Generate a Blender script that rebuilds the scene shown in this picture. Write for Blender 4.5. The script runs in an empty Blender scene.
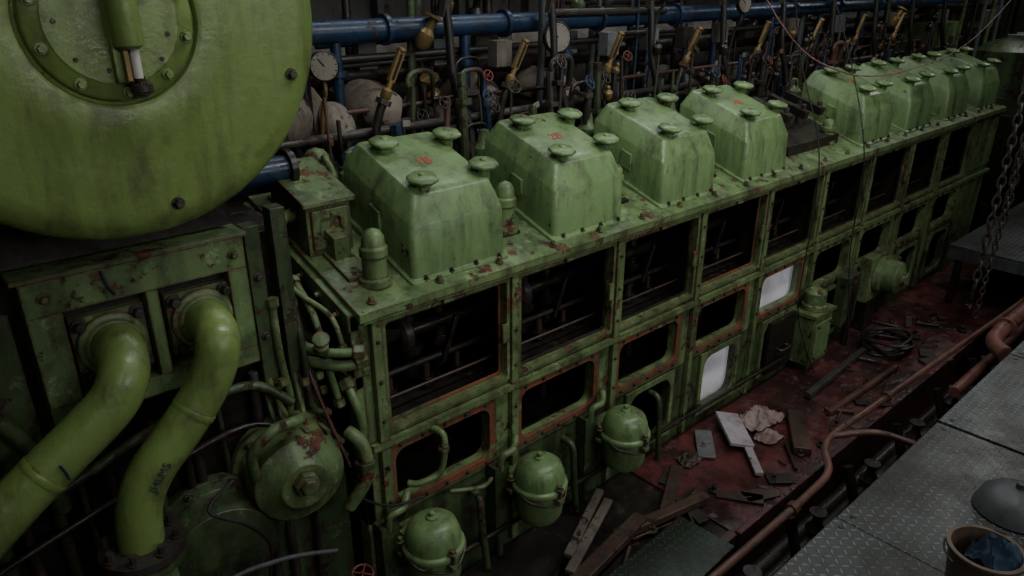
import bpy, bmesh, math, random
from mathutils import Vector, Matrix, noise
R = random.Random(7)
sc = bpy.context.scene

# ------------------------------------------------------------------ materials
class NT:
    def __init__(s, name):
        s.m = bpy.data.materials.new(name); s.m.use_nodes = True
        s.t = s.m.node_tree; s.b = s.t.nodes['Principled BSDF']
    def n(s, typ, **kw):
        nd = s.t.nodes.new(typ)
        for k, v in kw.items(): setattr(nd, k, v)
        return nd
    def l(s, a, b): s.t.links.new(a, b)
    def math(s, op, a, b=None, c=None, clamp=False):
        nd = s.t.nodes.new('ShaderNodeMath'); nd.operation = op; nd.use_clamp = clamp
        for i, v in enumerate((a, b, c)):
            if v is None: continue
            if isinstance(v, (int, float)): nd.inputs[i].default_value = v
            else: s.l(v, nd.inputs[i])
        return nd.outputs[0]
    def coords(s, scale=(1, 1, 1)):
        tc = s.n('ShaderNodeTexCoord'); oi = s.n('ShaderNodeObjectInfo')
        m = s.math('MULTIPLY', oi.outputs['Random'], 37.0)
        ad = s.n('ShaderNodeVectorMath', operation='ADD')
        s.l(tc.outputs['Object'], ad.inputs[0]); s.l(m, ad.inputs[1])
        mp = s.n('ShaderNodeMapping'); mp.inputs['Scale'].default_value = scale
        s.l(ad.outputs[0], mp.inputs[0]); return mp.outputs[0]
    def noise(s, vec, scale, detail=6, rough=.6):
        nd = s.n('ShaderNodeTexNoise'); nd.inputs['Scale'].default_value = scale
        nd.inputs['Detail'].default_value = detail; nd.inputs['Roughness'].default_value = rough
        s.l(vec, nd.inputs['Vector']); return nd.outputs['Fac']
    def ramp(s, fac, a, b):
        nd = s.n('ShaderNodeMapRange'); nd.clamp = True
        nd.inputs[1].default_value = a; nd.inputs[2].default_value = b
        s.l(fac, nd.inputs[0]); return nd.outputs[0]
    def mix(s, fac, a, b):
        nd = s.n('ShaderNodeMix'); nd.data_type = 'RGBA'
        if isinstance(fac, (int, float)): nd.inputs[0].default_value = fac
        else: s.l(fac, nd.inputs[0])
        for i, v in ((6, a), (7, b)):
            if isinstance(v, tuple): nd.inputs[i].default_value = (*v, 1)
            else: s.l(v, nd.inputs[i])
        return nd.outputs[2]
    def bump(s, h, st=.3, d=.01):
        nd = s.n('ShaderNodeBump'); nd.inputs['Strength'].default_value = st
        nd.inputs['Distance'].default_value = d
        s.l(h, nd.inputs['Height']); s.l(nd.outputs[0], s.b.inputs['Normal'])

def paint(name, base, base2, dirt, rust, wear=.62, edge=.5, rough=.35, metal=0., dirt_lo=.5, bumps=.25, pale=None, pale_t=.62):
    k = NT(name); v = k.coords(); vs = k.coords((9, 9, 1.3))
    big = k.ramp(k.noise(v, 2.2, 5, .65), .38, .62)
    c = k.mix(big, base, base2)
    st = k.ramp(k.noise(vs, 1.0, 7, .7), dirt_lo, dirt_lo + .16)
    fine = k.ramp(k.noise(v, 14, 8, .75), .38, .66)
    if pale:
        pm = k.ramp(k.noise(v, 11, 9, .75), pale_t, pale_t + .05)
        c = k.mix(k.math('MULTIPLY', pm, .75), c, pale)
    df = k.math('MULTIPLY', st, k.math('ADD', k.math('MULTIPLY', fine, .65), .3))
    c = k.mix(df, c, dirt)
    blotch = k.ramp(k.noise(v, 4.5, 9, .7), .55, .66)
    c = k.mix(k.math('MULTIPLY', blotch, .65), c, dirt)
    pn = k.noise(v, 7, 10, .72)
    patch = k.ramp(pn, wear, wear + .02)
    if edge > 0:
        bv = k.n('ShaderNodeBevel', samples=4); bv.inputs[0].default_value = .016
        ge = k.n('ShaderNodeNewGeometry')
        dt = k.n('ShaderNodeVectorMath', operation='DOT_PRODUCT')
        k.l(bv.outputs[0], dt.inputs[0]); k.l(ge.outputs['Normal'], dt.inputs[1])
        e = k.ramp(k.math('SUBTRACT', 1.0, dt.outputs['Value']), .01, .1)
        e = k.math('MULTIPLY', e, k.ramp(k.noise(v, 9, 8, .75), .62 - .2 * edge, .66 - .2 * edge))
        patch = k.math('MAXIMUM', patch, e)
    rc = k.mix(k.ramp(k.noise(v, 19, 5), .4, .58), rust, tuple(x * .22 for x in rust))
    c = k.mix(patch, c, rc)
    k.l(c, k.b.inputs['Base Color'])
    r = k.math('ADD', k.math('MULTIPLY', patch, .3), k.math('ADD', k.math('MULTIPLY', fine, .25), rough - .08))
    k.l(r, k.b.inputs['Roughness']); k.b.inputs['Metallic'].default_value = metal
    h = k.math('SUBTRACT', k.math('MULTIPLY', k.noise(v, 22, 7, .65), .8), k.math('MULTIPLY', patch, .6))
    k.bump(h, bumps, .008)
    return k.m

PG = (.27, .34, .18)
GREEN = paint('green_paint', (.170, .270, .108), (.130, .212, .084), (.045, .060, .025), (.11, .045, .02), wear=.64, edge=.5, rough=.33, dirt_lo=.47, pale=PG, pale_t=.64, bumps=.4)
GREENW = paint('green_paint_worn', (.158, .245, .098), (.098, .158, .060), (.024, .030, .014), (.125, .045, .02), wear=.575, edge=1.1, rough=.38, dirt_lo=.44, pale=PG, pale_t=.57, bumps=.5)
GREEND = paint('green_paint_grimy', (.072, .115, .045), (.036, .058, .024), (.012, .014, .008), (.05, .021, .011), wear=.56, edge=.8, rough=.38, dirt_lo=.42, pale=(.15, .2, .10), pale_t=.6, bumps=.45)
LIME = paint('lime_green_paint', (.180, .265, .072), (.145, .220, .062), (.066, .084, .029), (.06, .036, .018), wear=.68, edge=.3, rough=.30, dirt_lo=.49, pale=(.24, .31, .12), pale_t=.63, bumps=.4)
RUST = paint('rusty_edge', (.20, .068, .032), (.105, .068, .034), (.04, .02, .012), (.12, .17, .07), wear=.57, edge=0, rough=.6, bumps=.5)
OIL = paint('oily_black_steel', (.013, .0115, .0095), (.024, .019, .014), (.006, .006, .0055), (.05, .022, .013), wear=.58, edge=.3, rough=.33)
STEEL = paint('dark_steel', (.070, .064, .056), (.038, .034, .029), (.015, .013, .011), (.085, .038, .022), wear=.57, edge=.4, rough=.38, metal=.3)
BLUE = paint('blue_paint', (.013, .036, .080), (.010, .024, .052), (.009, .012, .018), (.05, .025, .016), wear=.61, edge=.3, rough=.33, pale=(.04, .065, .10))
BRASS = paint('brass', (.27, .19, .075), (.19, .13, .052), (.05, .035, .018), (.05, .03, .015), wear=.66, edge=0, rough=.4, metal=.4)
LAG = paint('lagging_cloth', (.15, .135, .115), (.09, .08, .065), (.035, .028, .022), (.06, .036, .026), wear=.6, edge=0, rough=.85, bumps=1.0)
LAGP = paint('pale_lagging_cloth', (.21, .185, .15), (.12, .10, .08), (.04, .03, .023), (.06, .036, .025), wear=.58, edge=0, rough=.9, bumps=1.0)
WALL = paint('grimy_bulkhead', (.045, .043, .038), (.028, .026, .023), (.014, .013, .011), (.04, .02, .013), wear=.58, edge=0, rough=.7)
PINK = paint('faded_red_pipe', (.20, .085, .07), (.135, .055, .045), (.045, .024, .019), (.06, .026, .018), wear=.59, edge=.3, rough=.40)
COPPER = paint('rusty_pipe', (.13, .06, .046), (.08, .037, .028), (.024, .016, .012), (.05, .02, .012), wear=.6, edge=0, rough=.35)
WOOD = paint('weathered_wood', (.14, .125, .098), (.068, .058, .045), (.026, .022, .017), (.05, .03, .02), wear=.57, edge=0, rough=.75)
WOODR = paint('oily_wood', (.070, .040, .028), (.037, .022, .016), (.013, .010, .008), (.03, .015, .01), wear=.57, edge=0, rough=.5)
PALE = paint('pale_board', (.42, .40, .42), (.30, .27, .28), (.12, .07, .07), (.12, .04, .04), wear=.64, edge=0, rough=.55)
RAG = paint('pinkish_rag', (.32, .25, .24), (.22, .14, .13), (.08, .04, .035), (.1, .04, .03), wear=.64, edge=0, rough=.9)
TAN = paint('tan_bucket_plastic', (.10, .072, .048), (.07, .05, .034), (.035, .026, .018), (.03, .02, .015), wear=.66, edge=0, rough=.5)
CLOTHB = paint('blue_cloth', (.018, .040, .075), (.012, .026, .05), (.008, .014, .02), (.01, .01, .01), wear=.75, edge=0, rough=.9)
GREY = paint('grey_paint', (.15, .16, .16), (.10, .11, .11), (.04, .04, .04), (.05, .03, .02), wear=.63, edge=.3, rough=.5)
GREYD = paint('dull_grey_metal', (.070, .075, .080), (.046, .049, .052), (.018, .018, .018), (.03, .02, .015), wear=.62, edge=.2, rough=.45)
BLACK = paint('black_rubber', (.010, .010, .010), (.017, .016, .014), (.024, .020, .016), (.025, .018, .012), wear=.66, edge=0, rough=.4)
REDPT = paint('red_marker', (.40, .050, .025), (.33, .042, .02), (.22, .03, .02), (.1, .03, .02), wear=.75, edge=0, rough=.5)
REDW = paint('red_handwheel_paint', (.20, .025, .016), (.12, .02, .014), (.045, .015, .01), (.04, .02, .01), wear=.6, edge=0, rough=.5)
DIAL = paint('gauge_dial', (.22, .20, .165), (.16, .145, .115), (.10, .08, .06), (.1, .07, .04), wear=.70, edge=0, rough=.5)

def red_floor():
    k = NT('wet_red_floor'); v = k.coords()
    c = k.mix(k.ramp(k.noise(v, 3, 6), .38, .62), (.15, .045, .045), (.068, .022, .022))
    w = k.ramp(k.noise(v, 1.9, 8, .7), .44, .56)
    c = k.mix(k.math('MULTIPLY', w, .85), c, (.022, .014, .013))
    p = k.ramp(k.noise(v, 8, 9, .75), .57, .66)
    c = k.mix(k.math('MULTIPLY', p, .6), c, (.27, .19, .19))
    g = k.ramp(k.noise(v, 16, 9, .8), .54, .62)
    c = k.mix(k.math('MULTIPLY', g, .65), c, (.018, .013, .012))
    k.l(c, k.b.inputs['Base Color'])
    k.l(k.math('ADD', k.math('MULTIPLY', k.ramp(k.noise(v, 4, 6), .4, .6), .3), .08), k.b.inputs['Roughness'])
    k.bump(k.noise(v, 7, 7), .55, .03); return k.m
REDF = red_floor()

def plate_mat(name, col, col2):
    k = NT(name); v = k.coords()
    tc = k.n('ShaderNodeTexCoord'); sx = k.n('ShaderNodeSeparateXYZ'); k.l(tc.outputs['Object'], sx.inputs[0])
    c_ = .042
    X = k.math('DIVIDE', k.math('ADD', sx.outputs[0], 50.0), c_); Y = k.math('DIVIDE', k.math('ADD', sx.outputs[1], 50.0), c_)
    fx = k.math('SUBTRACT', k.math('FRACT', X), .5); fy = k.math('SUBTRACT', k.math('FRACT', Y), .5)
    par = k.math('MODULO', k.math('ADD', k.math('FLOOR', X), k.math('FLOOR', Y)), 2.0)
    sg = k.math('SUBTRACT', k.math('MULTIPLY', k.math('ROUND', par), 2.0), 1.0)
    fx = k.math('MULTIPLY', fx, sg)
    a = k.math('DIVIDE', k.math('ADD', fx, fy), .66); b = k.math('DIVIDE', k.math('SUBTRACT', fx, fy), .2)
    e = k.math('ADD', k.math('MULTIPLY', a, a), k.math('MULTIPLY', b, b))
    bar = k.math('SUBTRACT', 1.0, k.ramp(e, .5, 1.1))
    c = k.mix(k.ramp(k.noise(v, 2.5, 7), .35, .65), col, col2)
    c = k.mix(k.math('MULTIPLY', bar, .8), c, tuple(min(1, x * 2.8) for x in col))
    c = k.mix(k.math('MULTIPLY', k.ramp(k.noise(v, 1.6, 8, .7), .45, .6), .75), c, (.028, .026, .023))
    c = k.mix(k.math('MULTIPLY', k.ramp(k.noise(v, 6, 8, .7), .55, .63), .5), c, (.045, .032, .023))
    k.l(c, k.b.inputs['Base Color']); k.b.inputs['Metallic'].default_value = .3
    k.l(k.math('ADD', k.math('MULTIPLY', k.noise(v, 5, 6), .4), .2), k.b.inputs['Roughness'])
    k.bump(bar, 1.0, .004); return k.m
PLATE = plate_mat('checker_plate_steel', (.070, .078, .074), (.042, .048, .046))
PLATEG = plate_mat('checker_plate_green', (.026, .050, .032), (.017, .031, .02))

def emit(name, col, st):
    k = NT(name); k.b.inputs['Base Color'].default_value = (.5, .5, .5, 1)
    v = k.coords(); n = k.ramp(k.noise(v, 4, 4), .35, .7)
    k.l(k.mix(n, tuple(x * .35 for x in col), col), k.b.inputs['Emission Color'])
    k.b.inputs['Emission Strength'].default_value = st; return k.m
LIT = emit('self_glowing_white', (.93, .9, 1.0), .19)  # emission stands in for light falling on white; no lamp behind it
k = NT('gauge_glass'); k.b.inputs['Base Color'].default_value = (.5, .5, .45, 1); k.b.inputs['Roughness'].default_value = .08; GLASS = k.m

# ------------------------------------------------------------------ builder
def empty(name):
    e = bpy.data.objects.new(name, None); sc.collection.objects.link(e); e.empty_display_size = .2; return e
class B:
    def __init__(s, name):
        s.name = name; s.bm = bmesh.new(); s.mats = []
    def mi(s, m):
        if m not in s.mats: s.mats.append(m)
        return s.mats.index(m)
    def face(s, vs, m):
        try:
            f = s.bm.faces.new(vs); f.material_index = s.mi(m); f.smooth = True; return f
        except ValueError: return None
    def hexa(s, c, m):
        v = [s.bm.verts.new(p) for p in c]
        for q in ((3, 2, 1, 0), (4, 5, 6, 7), (0, 1, 5, 4), (1, 2, 6, 5), (2, 3, 7, 6), (3, 0, 4, 7)):
            s.face([v[i] for i in q], m)
    def box(s, x0, x1, y0, y1, z0, z1, m, sh=0.0):
        f = lambda x, y, z: (x, y, z + sh * y)
        s.hexa([f(x0, y0, z0), f(x1, y0, z0), f(x1, y1, z0), f(x0, y1, z0), f(x0, y0, z1), f(x1, y0, z1), f(x1, y1, z1), f(x0, y1, z1)], m)
    def obox(s, c, size, rot, m):
        M = Matrix.Translation(c) @ rot.to_4x4()
        hx, hy, hz = [q / 2 for q in size]
        s.hexa([M @ Vector(p) for p in ((-hx, -hy, -hz), (hx, -hy, -hz), (hx, hy, -hz), (-hx, hy, -hz), (-hx, -hy, hz), (hx, -hy, hz), (hx, hy, hz), (-hx, hy, hz))], m)
    def loops(s, loops, m, cap0=True, cap1=True, closed=False):
        L = [[s.bm.verts.new(p) for p in lp] for lp in loops]; n = len(L[0])
        rng = range(len(L)) if closed else range(len(L) - 1)
        for i in rng:
            a, b = L[i], L[(i + 1) % len(L)]
            for j in range(n):
                s.face([a[j], a[(j + 1) % n], b[(j + 1) % n], b[j]], m)
        if not closed:
            if cap0: s.face(list(reversed(L[0])), m)
            if cap1: s.face(L[-1], m)
    def lathe(s, prof, o, axis, m, n=28):
        axis = Vector(axis).normalized(); o = Vector(o)
        u = axis.orthogonal().normalized(); w = axis.cross(u)
        lp = []
        for r, h in prof:
            r = max(r, .0005)
            lp.append([o + axis * h + (u * math.cos(2 * math.pi * j / n) + w * math.sin(2 * math.pi * j / n)) * r for j in range(n)])
        s.loops(lp, m)
    def cyl(s, a, b, r, m, n=20, r2=None):
        a = Vector(a); b = Vector(b); d = (b - a)
        s.lathe([(r, 0), (r if r2 is None else r2, d.length)], a, d, m, n)
    def bolt(s, p, axis, r, h, m):
        s.lathe([(r * 1.5, 0), (r * 1.5, h * .25)], p, axis, m, 12)
        a = Vector(axis).normalized()
        s.lathe([(r, 0), (r, h * .75)], Vector(p) + a * h * .25, axis, m, 6)
    def wheel(s, p, axis, r, m):
        a = Vector(axis).normalized(); u = a.orthogonal().normalized(); w = a.cross(u); p = Vector(p)
        s.tube([p + (u * math.cos(t) + w * math.sin(t)) * r for t in [i * math.pi / 5 for i in range(10)]], r * .13, m, 6, 2, True)
        s.cyl(p - u * r, p + u * r, r * .09, m, 6); s.cyl(p - w * r, p + w * r, r * .09, m, 6); s.cyl(p - a * r * 1.3, p + a * r * .2, r * .15, m, 8)
    def tube(s, pts, r, m, n=12, sub=6, closed=False, smooth=True):
        P = [Vector(p) for p in pts]
        if smooth and len(P) > 2:
            Q = []
            cnt = len(P) if closed else len(P) - 1
            for i in range(cnt):
                if closed: p0, p1, p2, p3 = P[i - 1], P[i], P[(i + 1) % len(P)], P[(i + 2) % len(P)]
                else: p0, p1, p2, p3 = P[max(i - 1, 0)], P[i], P[i + 1], P[min(i + 2, len(P) - 1)]
                for q in range(sub):
                    t = q / sub
                    Q.append(.5 * ((2 * p1) + (p2 - p0) * t + (2 * p0 - 5 * p1 + 4 * p2 - p3) * t * t + (3 * p1 - p0 - 3 * p2 + p3) * t ** 3))
            if not closed: Q.append(P[-1])
            P = Q
        T = []
        for i in range(len(P)):
            if closed: d = P[(i + 1) % len(P)] - P[i - 1]
            else: d = P[min(i + 1, len(P) - 1)] - P[max(i - 1, 0)]
            T.append(d.normalized())
        u = T[0].orthogonal().normalized(); lp = []
        for i, p in enumerate(P):
            u = (u - T[i] * u.dot(T[i])).normalized(); w = T[i].cross(u)
            rr = r if not callable(r) else r(i / (len(P) - 1))
            lp.append([p + (u * math.cos(2 * math.pi * j / n) + w * math.sin(2 * math.pi * j / n)) * rr for j in range(n)])
        s.loops(lp, m, closed=closed)
    def holeplate(s, x0, x1, z0, z1, hx0, hx1, hz0, hz1, rad, y0, y1, m, seg=6):
        inner = []; outer = []
        for (cx, cz, a0, ox, oz) in ((hx1 - rad, hz1 - rad, 0, x1, z1), (hx0 + rad, hz1 - rad, 90, x0, z1), (hx0 + rad, hz0 + rad, 180, x0, z0), (hx1 - rad, hz0 + rad, 270, x1, z0)):
            for q in range(seg + 1):
                a = math.radians(a0 + 90 * q / seg)
                inner.append((cx + rad * math.cos(a), cz + rad * math.sin(a)))
                t = q / seg
                if a0 in (0, 180): o = (ox, cz + (oz - cz) * min(1, 2 * t)) if t <= .5 else (ox + (cx - ox) * (2 * t - 1), oz)
                else: o = (cx + (ox - cx) * min(1, 2 * t), oz) if t <= .5 else (ox, oz + (cz - oz) * (2 * t - 1))
                outer.append(o)
        def loop(pts, y): return [(p[0], y, p[1]) for p in pts]
        s.loops([loop(outer, y0), loop(outer, y1), loop(inner, y1), loop(inner, y0)], m, closed=True)
    def done(s, bevel=.004, origin=None, parent=None, bseg=2):
        bm = s.bm
        bmesh.ops.recalc_face_normals(bm, faces=bm.faces)
        co = [v.co for v in bm.verts]
        mn = Vector((min(c.x for c in co), min(c.y for c in co), min(c.z for c in co)))
        mx = Vector((max(c.x for c in co), max(c.y for c in co), max(c.z for c in co)))
        o = Vector(origin) if origin else Vector(((mn.x + mx.x) / 2, (mn.y + mx.y) / 2, mn.z))
        for v in bm.verts: v.co -= o
        me = bpy.data.meshes.new(s.name); bm.to_mesh(me); bm.free()
        for m in s.mats: me.materials.append(m)
        me.set_sharp_from_angle(angle=math.radians(38))
        ob = bpy.data.objects.new(s.name, me); ob.location = o
        sc.collection.objects.link(ob)
        if bevel:
            md = ob.modifiers.new('bevel', 'BEVEL'); md.width = bevel; md.segments = bseg
            md.limit_method = 'ANGLE'; md.angle_limit = math.radians(40); md.use_clamp_overlap = True
        if parent:
            ob.parent = parent
        return ob

ENG = empty('marine_diesel_engine'); SRV = empty('overhead_pipework')

# ------------------------------------------------------------------ room shell
b = B('floor'); b.box(-3.5, 13, -5, 3.6, -.1, 0, OIL); b.done(0)
b = B('wall_back'); b.box(-3.5, 13, 3.5, 3.6, 0, 5.6, WALL)
for i in range(18): b.box(-3.2 + i * .9, -3.14 + i * .9, 3.38, 3.5, 0, 5.5, WALL)
b.done(0)
b = B('wall_left'); b.box(-3.6, -3.5, -5, 3.6, 0, 5.6, WALL); b.done(0)
b = B('wall_right'); b.box(13, 13.1, -5, 3.6, 0, 5.6, WALL); b.done(0)
b = B('wall_front'); b.box(-3.5, 13, -5.1, -5, 0, 5.6, WALL); b.done(0)
b = B('ceiling'); b.box(-3.5, 13, -5, 3.6, 5.6, 5.7, WALL); b.done(0)

# ------------------------------------------------------------------ engine block
P = .8
b = B('engine_block')
EX = 7.85
for k in range(9):
    x0, x1 = k * P - .05, (k + 1) * P - .05
    if k == 0: x0 = -.12
    b.holeplate(x0, x1, 1.425, 2.10, k * P, k * P + .70, 1.49, 2.02, .02, 0, .05, GREENW)
    b.holeplate(k * P - .022, k * P + .722, 1.468, 2.042, k * P, k * P + .70, 1.49, 2.02, .02, -.018, 0, GREENW)
    b.holeplate(k * P - .004, k * P + .704, 1.486, 2.024, k * P + .014, k * P + .686, 1.504, 2.006, .015, .03, .04, RUST if k in (0, 3) else OIL)
    b.holeplate(x0, x1, .98, 1.425, k * P, k * P + .575, 1.06, 1.36, .06, 0, .05, GREENW)
    b.holeplate(k * P - .04, k * P + .615, 1.02, 1.40, k * P, k * P + .575, 1.06, 1.36, .06, -.022, 0, RUST if k < 5 else GREENW)
    b.holeplate(k * P - .055, k * P + .63, 1.005, 1.415, k * P - .03, k * P + .605, 1.03, 1.39, .05, -.012, .0, GREENW)
    for q in range(5):
        b.bolt((k * P + .03 + q * .13, -.022, 1.385), (0, -1, 0), .008, .014, STEEL)
        b.bolt((k * P + .03 + q * .13, -.022, 1.035), (0, -1, 0), .008, .014, STEEL)
    b.box(k * P - .075, k * P - .025, -.03, .0, .42, 2.095, GREENW)
    for z in (1.1, 1.3, 1.55, 1.75, 1.95): b.bolt((k * P - .05, -.03, z), (0, -1, 0), .007, .012, STEEL)
    b.box(k * P + .66, k * P + .70, -.035, -.018, 1.70, 1.80, GREENW); b.box(k * P + .3, k * P + .36, -.04, -.018, 2.03, 2.06, GREENW)
    if k >= 2:
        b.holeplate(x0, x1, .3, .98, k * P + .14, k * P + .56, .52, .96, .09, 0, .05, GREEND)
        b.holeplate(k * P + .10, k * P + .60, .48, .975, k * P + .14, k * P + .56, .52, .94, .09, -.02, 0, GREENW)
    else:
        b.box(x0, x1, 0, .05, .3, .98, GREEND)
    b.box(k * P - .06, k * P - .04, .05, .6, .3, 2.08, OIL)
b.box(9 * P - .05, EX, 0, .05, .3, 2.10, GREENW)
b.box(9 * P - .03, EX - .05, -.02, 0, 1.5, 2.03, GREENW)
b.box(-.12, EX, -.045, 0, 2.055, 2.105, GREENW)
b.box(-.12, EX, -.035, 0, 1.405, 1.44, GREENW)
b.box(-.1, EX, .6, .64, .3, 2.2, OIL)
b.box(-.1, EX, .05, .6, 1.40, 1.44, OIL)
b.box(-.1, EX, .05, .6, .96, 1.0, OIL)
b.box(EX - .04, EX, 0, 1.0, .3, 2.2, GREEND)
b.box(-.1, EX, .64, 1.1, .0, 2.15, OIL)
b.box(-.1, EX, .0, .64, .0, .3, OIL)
b.box(-.14, EX, -.05, .95, 2.085, 2.125, GREENW, sh=.3)
b.box(-.14, EX, .69, .95, 2.0, 2.09, OIL, sh=.3)
for k in range(22):
    b.bolt((-.05 + k * .36, .0, 2.125), (0, 0, 1), .013, .03, GREENW)
for x in (-.06, .83, 1.70, 2.60, 3.48):
    b.box(x, x + .12, .16, .9, 2.125, 2.14, OIL if x > 0 else GREENW, .3)
    b.box(x + .02, x + .10, .3, .62, 2.14, 2.24, GREENW, .3)
b.done(.003, parent=ENG)

b = B('camshaft_and_fuel_pumps')
b.cyl((-.09, .34, 1.74), (EX - .05, .34, 1.74), .035, OIL)
b.cyl((-.09, .16, 1.93), (EX - .05, .16, 1.93), .014, OIL, 10)
b.cyl((-.09, .22, 1.62), (EX - .05, .22, 1.62), .016, STEEL, 10)
b.cyl((-.09, .14, 1.54), (EX - .05, .14, 1.54), .008, WOODR, 8)
for k in range(9):
    for dx, r in ((.16, .05), (.38, .06), (.58, .045)):
        x = k * P + dx
        b.lathe([(r, 0), (r, .14), (r * 1.3, .14), (r * 1.3, .19), (r * .8, .19), (r * .6, .38), (r * .3, .42)], (x, .40, 1.45), (0, 0, 1), STEEL if dx == .16 else OIL, 14)
        b.lathe([(r * .8, 0), (r * .8, .03)], (x, .25, 1.48), (0, 0, 1), OIL, 6)
        b.cyl((x, .25, 1.45), (x, .25, 1.58), r * .35, WOODR, 8)
    b.lathe([(.08, 0), (.10, .02), (.10, .06), (.07, .08)], (k * P + .26, .34, 1.74), (1, 0, 0), STEEL, 16)
    b.tube([(k * P + .38, .36, 1.88), (k * P + .36, .22, 1.96), (k * P + .3, .2, 2.06)], .01, COPPER, 8)
    b.obox(Vector((k * P + .5, .2, 1.7)), (.025, .025, .25), Matrix.Rotation(.4, 3, 'Y'), OIL)
    b.obox(Vector((k * P + .12, .18, 1.86)), (.12, .05, .05), Matrix.Rotation(.2, 3, 'Y'), OIL)
    b.cyl((k * P + .1, .3, 1.05), (k * P + .1, .3, 1.38), .04, OIL, 12)
    b.cyl((k * P + .42, .25, 1.05), (k * P + .42, .25, 1.38), .025, OIL, 12)
b.done(.002, parent=ENG)
for nm, (x0, x1, z0, z1) in (('glowing_white_sheet', (3.22, 3.93, 1.005, 1.385)), ('glowing_white_sheet', (2.50, 3.12, .34, .955))):
    b = B(nm); b.box(x0, x1, .07, .08, z0, z1, LIT); b.done(0, parent=ENG)  # sheet glows by itself, painted-in brightness for the lit white openings

b = B('engine_end_frame')
b.box(-.16, -.12, 0, .08, .6, 2.09, GREENW)
b.box(-.17, -.12, 0, .95, 2.02, 2.10, GREENW, sh=.3)
b.box(-.18, -.12, 0, .95, 1.74, 1.80, GREENW, sh=.15)
b.box(-.16, -.12, .45, .52, .6, 2.2, GREEND)
b.box(-.16, -.12, .9, .96, .6, 2.3, GREENW)
b.box(-.16, -.12, 0, .9, 1.0, 1.3, GREEND)
b.box(-.14, -.12, .05, .9, .4, 2.1, OIL)
for i in range(6): b.bolt((-.17, .08 + .15 * i, 2.06 + .3 * (.08 + .15 * i)), (-1, 0, 0), .012, .025, GREENW)
b.done(.003, parent=ENG)

# ------------------------------------------------------------------ head covers
def rrect(x0, x1, y0, y1, r, z, sh, seg=5):
    out = []
    for cx, cy, a0 in ((x1 - r, y1 - r, 0), (x0 + r, y1 - r, 90), (x0 + r, y0 + r, 180), (x1 - r, y0 + r, 270)):
        for q in range(seg + 1):
            a = math.radians(a0 + 90 * q / seg)
            x = cx + r * math.cos(a); y = cy + r * math.sin(a); out.append((x, y, z + sh * y))
    return out
def cover(xr, label=None):
    x0, x1, y0, y1 = xr - .545, xr, .035, .62; z = 2.115; sh = .345
    b = B('cylinder_head_cover')
    secs = [(-.02, -.015, .025), (-.02, .020, .025), (-.002, .024, .03), (.0, .06, .03), (.006, .255, .028), (.012, .266, .028), (.055, .362, .028), (.064, .372, .028), (.1, .376, .03)]
    b.loops([rrect(x0 + i, x1 - i * .75, y0 + i, y1 - i, r, z + h, sh) for i, h, r in secs], GREEN)
    for kx, ky in ((x0 + .135, .13), (x1 - .045, .15), (x0 + .145, .45), (x1 - .035, .44)):
        zz = z + .362 + sh * ky
        b.lathe([(.034, -.04), (.034, .03), (.045, .035), (.064, .043), (.074, .050), (.074, .060), (.062, .070), (.02, .073), (.016, .082), (0, .084)], (kx + R.uniform(-.006, .006), ky, zz), (R.uniform(-.06, .06), -.16, 1), GREEN, 8)
    for i in range(4):
        b.bolt((x0 + .06 + i * .145, y0 - .012, z + .018 + sh * y0), (0, 0, 1), .009, .02, STEEL)
    b.box(x0 - .012, x0 + .01, .28, .36, z + .1, z + .2, GREEN, sh)
    ob = b.done(.006)
    if label:
        cu = bpy.data.curves.new('cover_number_marking', 'FONT'); cu.body = label; cu.size = .085; cu.extrude = .0008; cu.offset = .0005
        t = bpy.data.objects.new('cover_number_marking', cu); cu.materials.append(REDPT)
        t.parent = ob
        wy = .29; t.location = Vector((x0 + .23, wy, z + .3775 + sh * wy)) - ob.location
        t.rotation_euler = (math.atan(sh), 0, .0); sc.collection.objects.link(t)
xs = [.74, 1.62, 2.515, 3.40, 5.11, 5.99, 6.88, 7.76]
for i, x in enumerate(xs): cover(x, ('1B', '2B', None, '4B', '5B', '6B', None, None)[i])

def dome(x, y, z, r, h, mat=GREENW):
    b = B('starting_air_valve')
    b.lathe([(r * 1.35, 0), (r * 1.35, h * .12), (r, h * .14), (r, h * .5), (r * 1.15, h * .52), (r * 1.15, h * .66), (r * .95, h * .7), (r * .9, h * .85), (r * .6, h * .95), (0, h)], (x, y, z), (0, 0, 1), mat, 20)
    b.done(.002, parent=ENG)
dome(.05, .12, 2.15, .055, .26); dome(.90, .22, 2.18, .05, .27); dome(.17, .8, 2.35, .07, .28); dome(1.79, .25, 2.19, .045, .2); dome(2.65, .25, 2.19, .045, .2)
dome(3.55, .3, 2.2, .05, .25); dome(4.3, .2, 2.17, .05, .2)
b = B('lubricator_box')
b.box(-.12, .10, .38, .72, 2.125, 2.36, GREENW, .3)
b.box(-.14, .12, .36, .74, 2.36, 2.385, GREENW, .3)
b.holeplate(-.10, .08, 2.27, 2.45, -.06, .04, 2.31, 2.41, .02, .365, .38, GREENW)
b.cyl((-.12, .5, 2.42), (-.22, .45, 2.42), .03, GREENW); b.cyl((-.22, .45, 2.42), (-.25, .43, 2.42), .045, GREEND)
b.tube([(.1, .6, 2.5), (.16, .62, 2.52), (.17, .72, 2.6)], .018, GREENW)
b.done(.004, parent=ENG)
b = B('rocker_gear')
for x in (3.7, 3.95, 4.2):
    b.cyl((x, .4, 2.22), (x, .4, 2.5), .035, STEEL); b.obox(Vector((x, .38, 2.48)), (.06, .34, .06), Matrix.Rotation(.3, 3, 'X'), OIL)
    b.bolt((x, .25, 2.46), (0, 0, 1), .02, .05, STEEL)
b.cyl((3.6, .42, 2.44), (4.4, .42, 2.44), .03, STEEL)
b.box(3.62, 4.4, .15, .65, 2.125, 2.2, OIL, .3)
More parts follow.
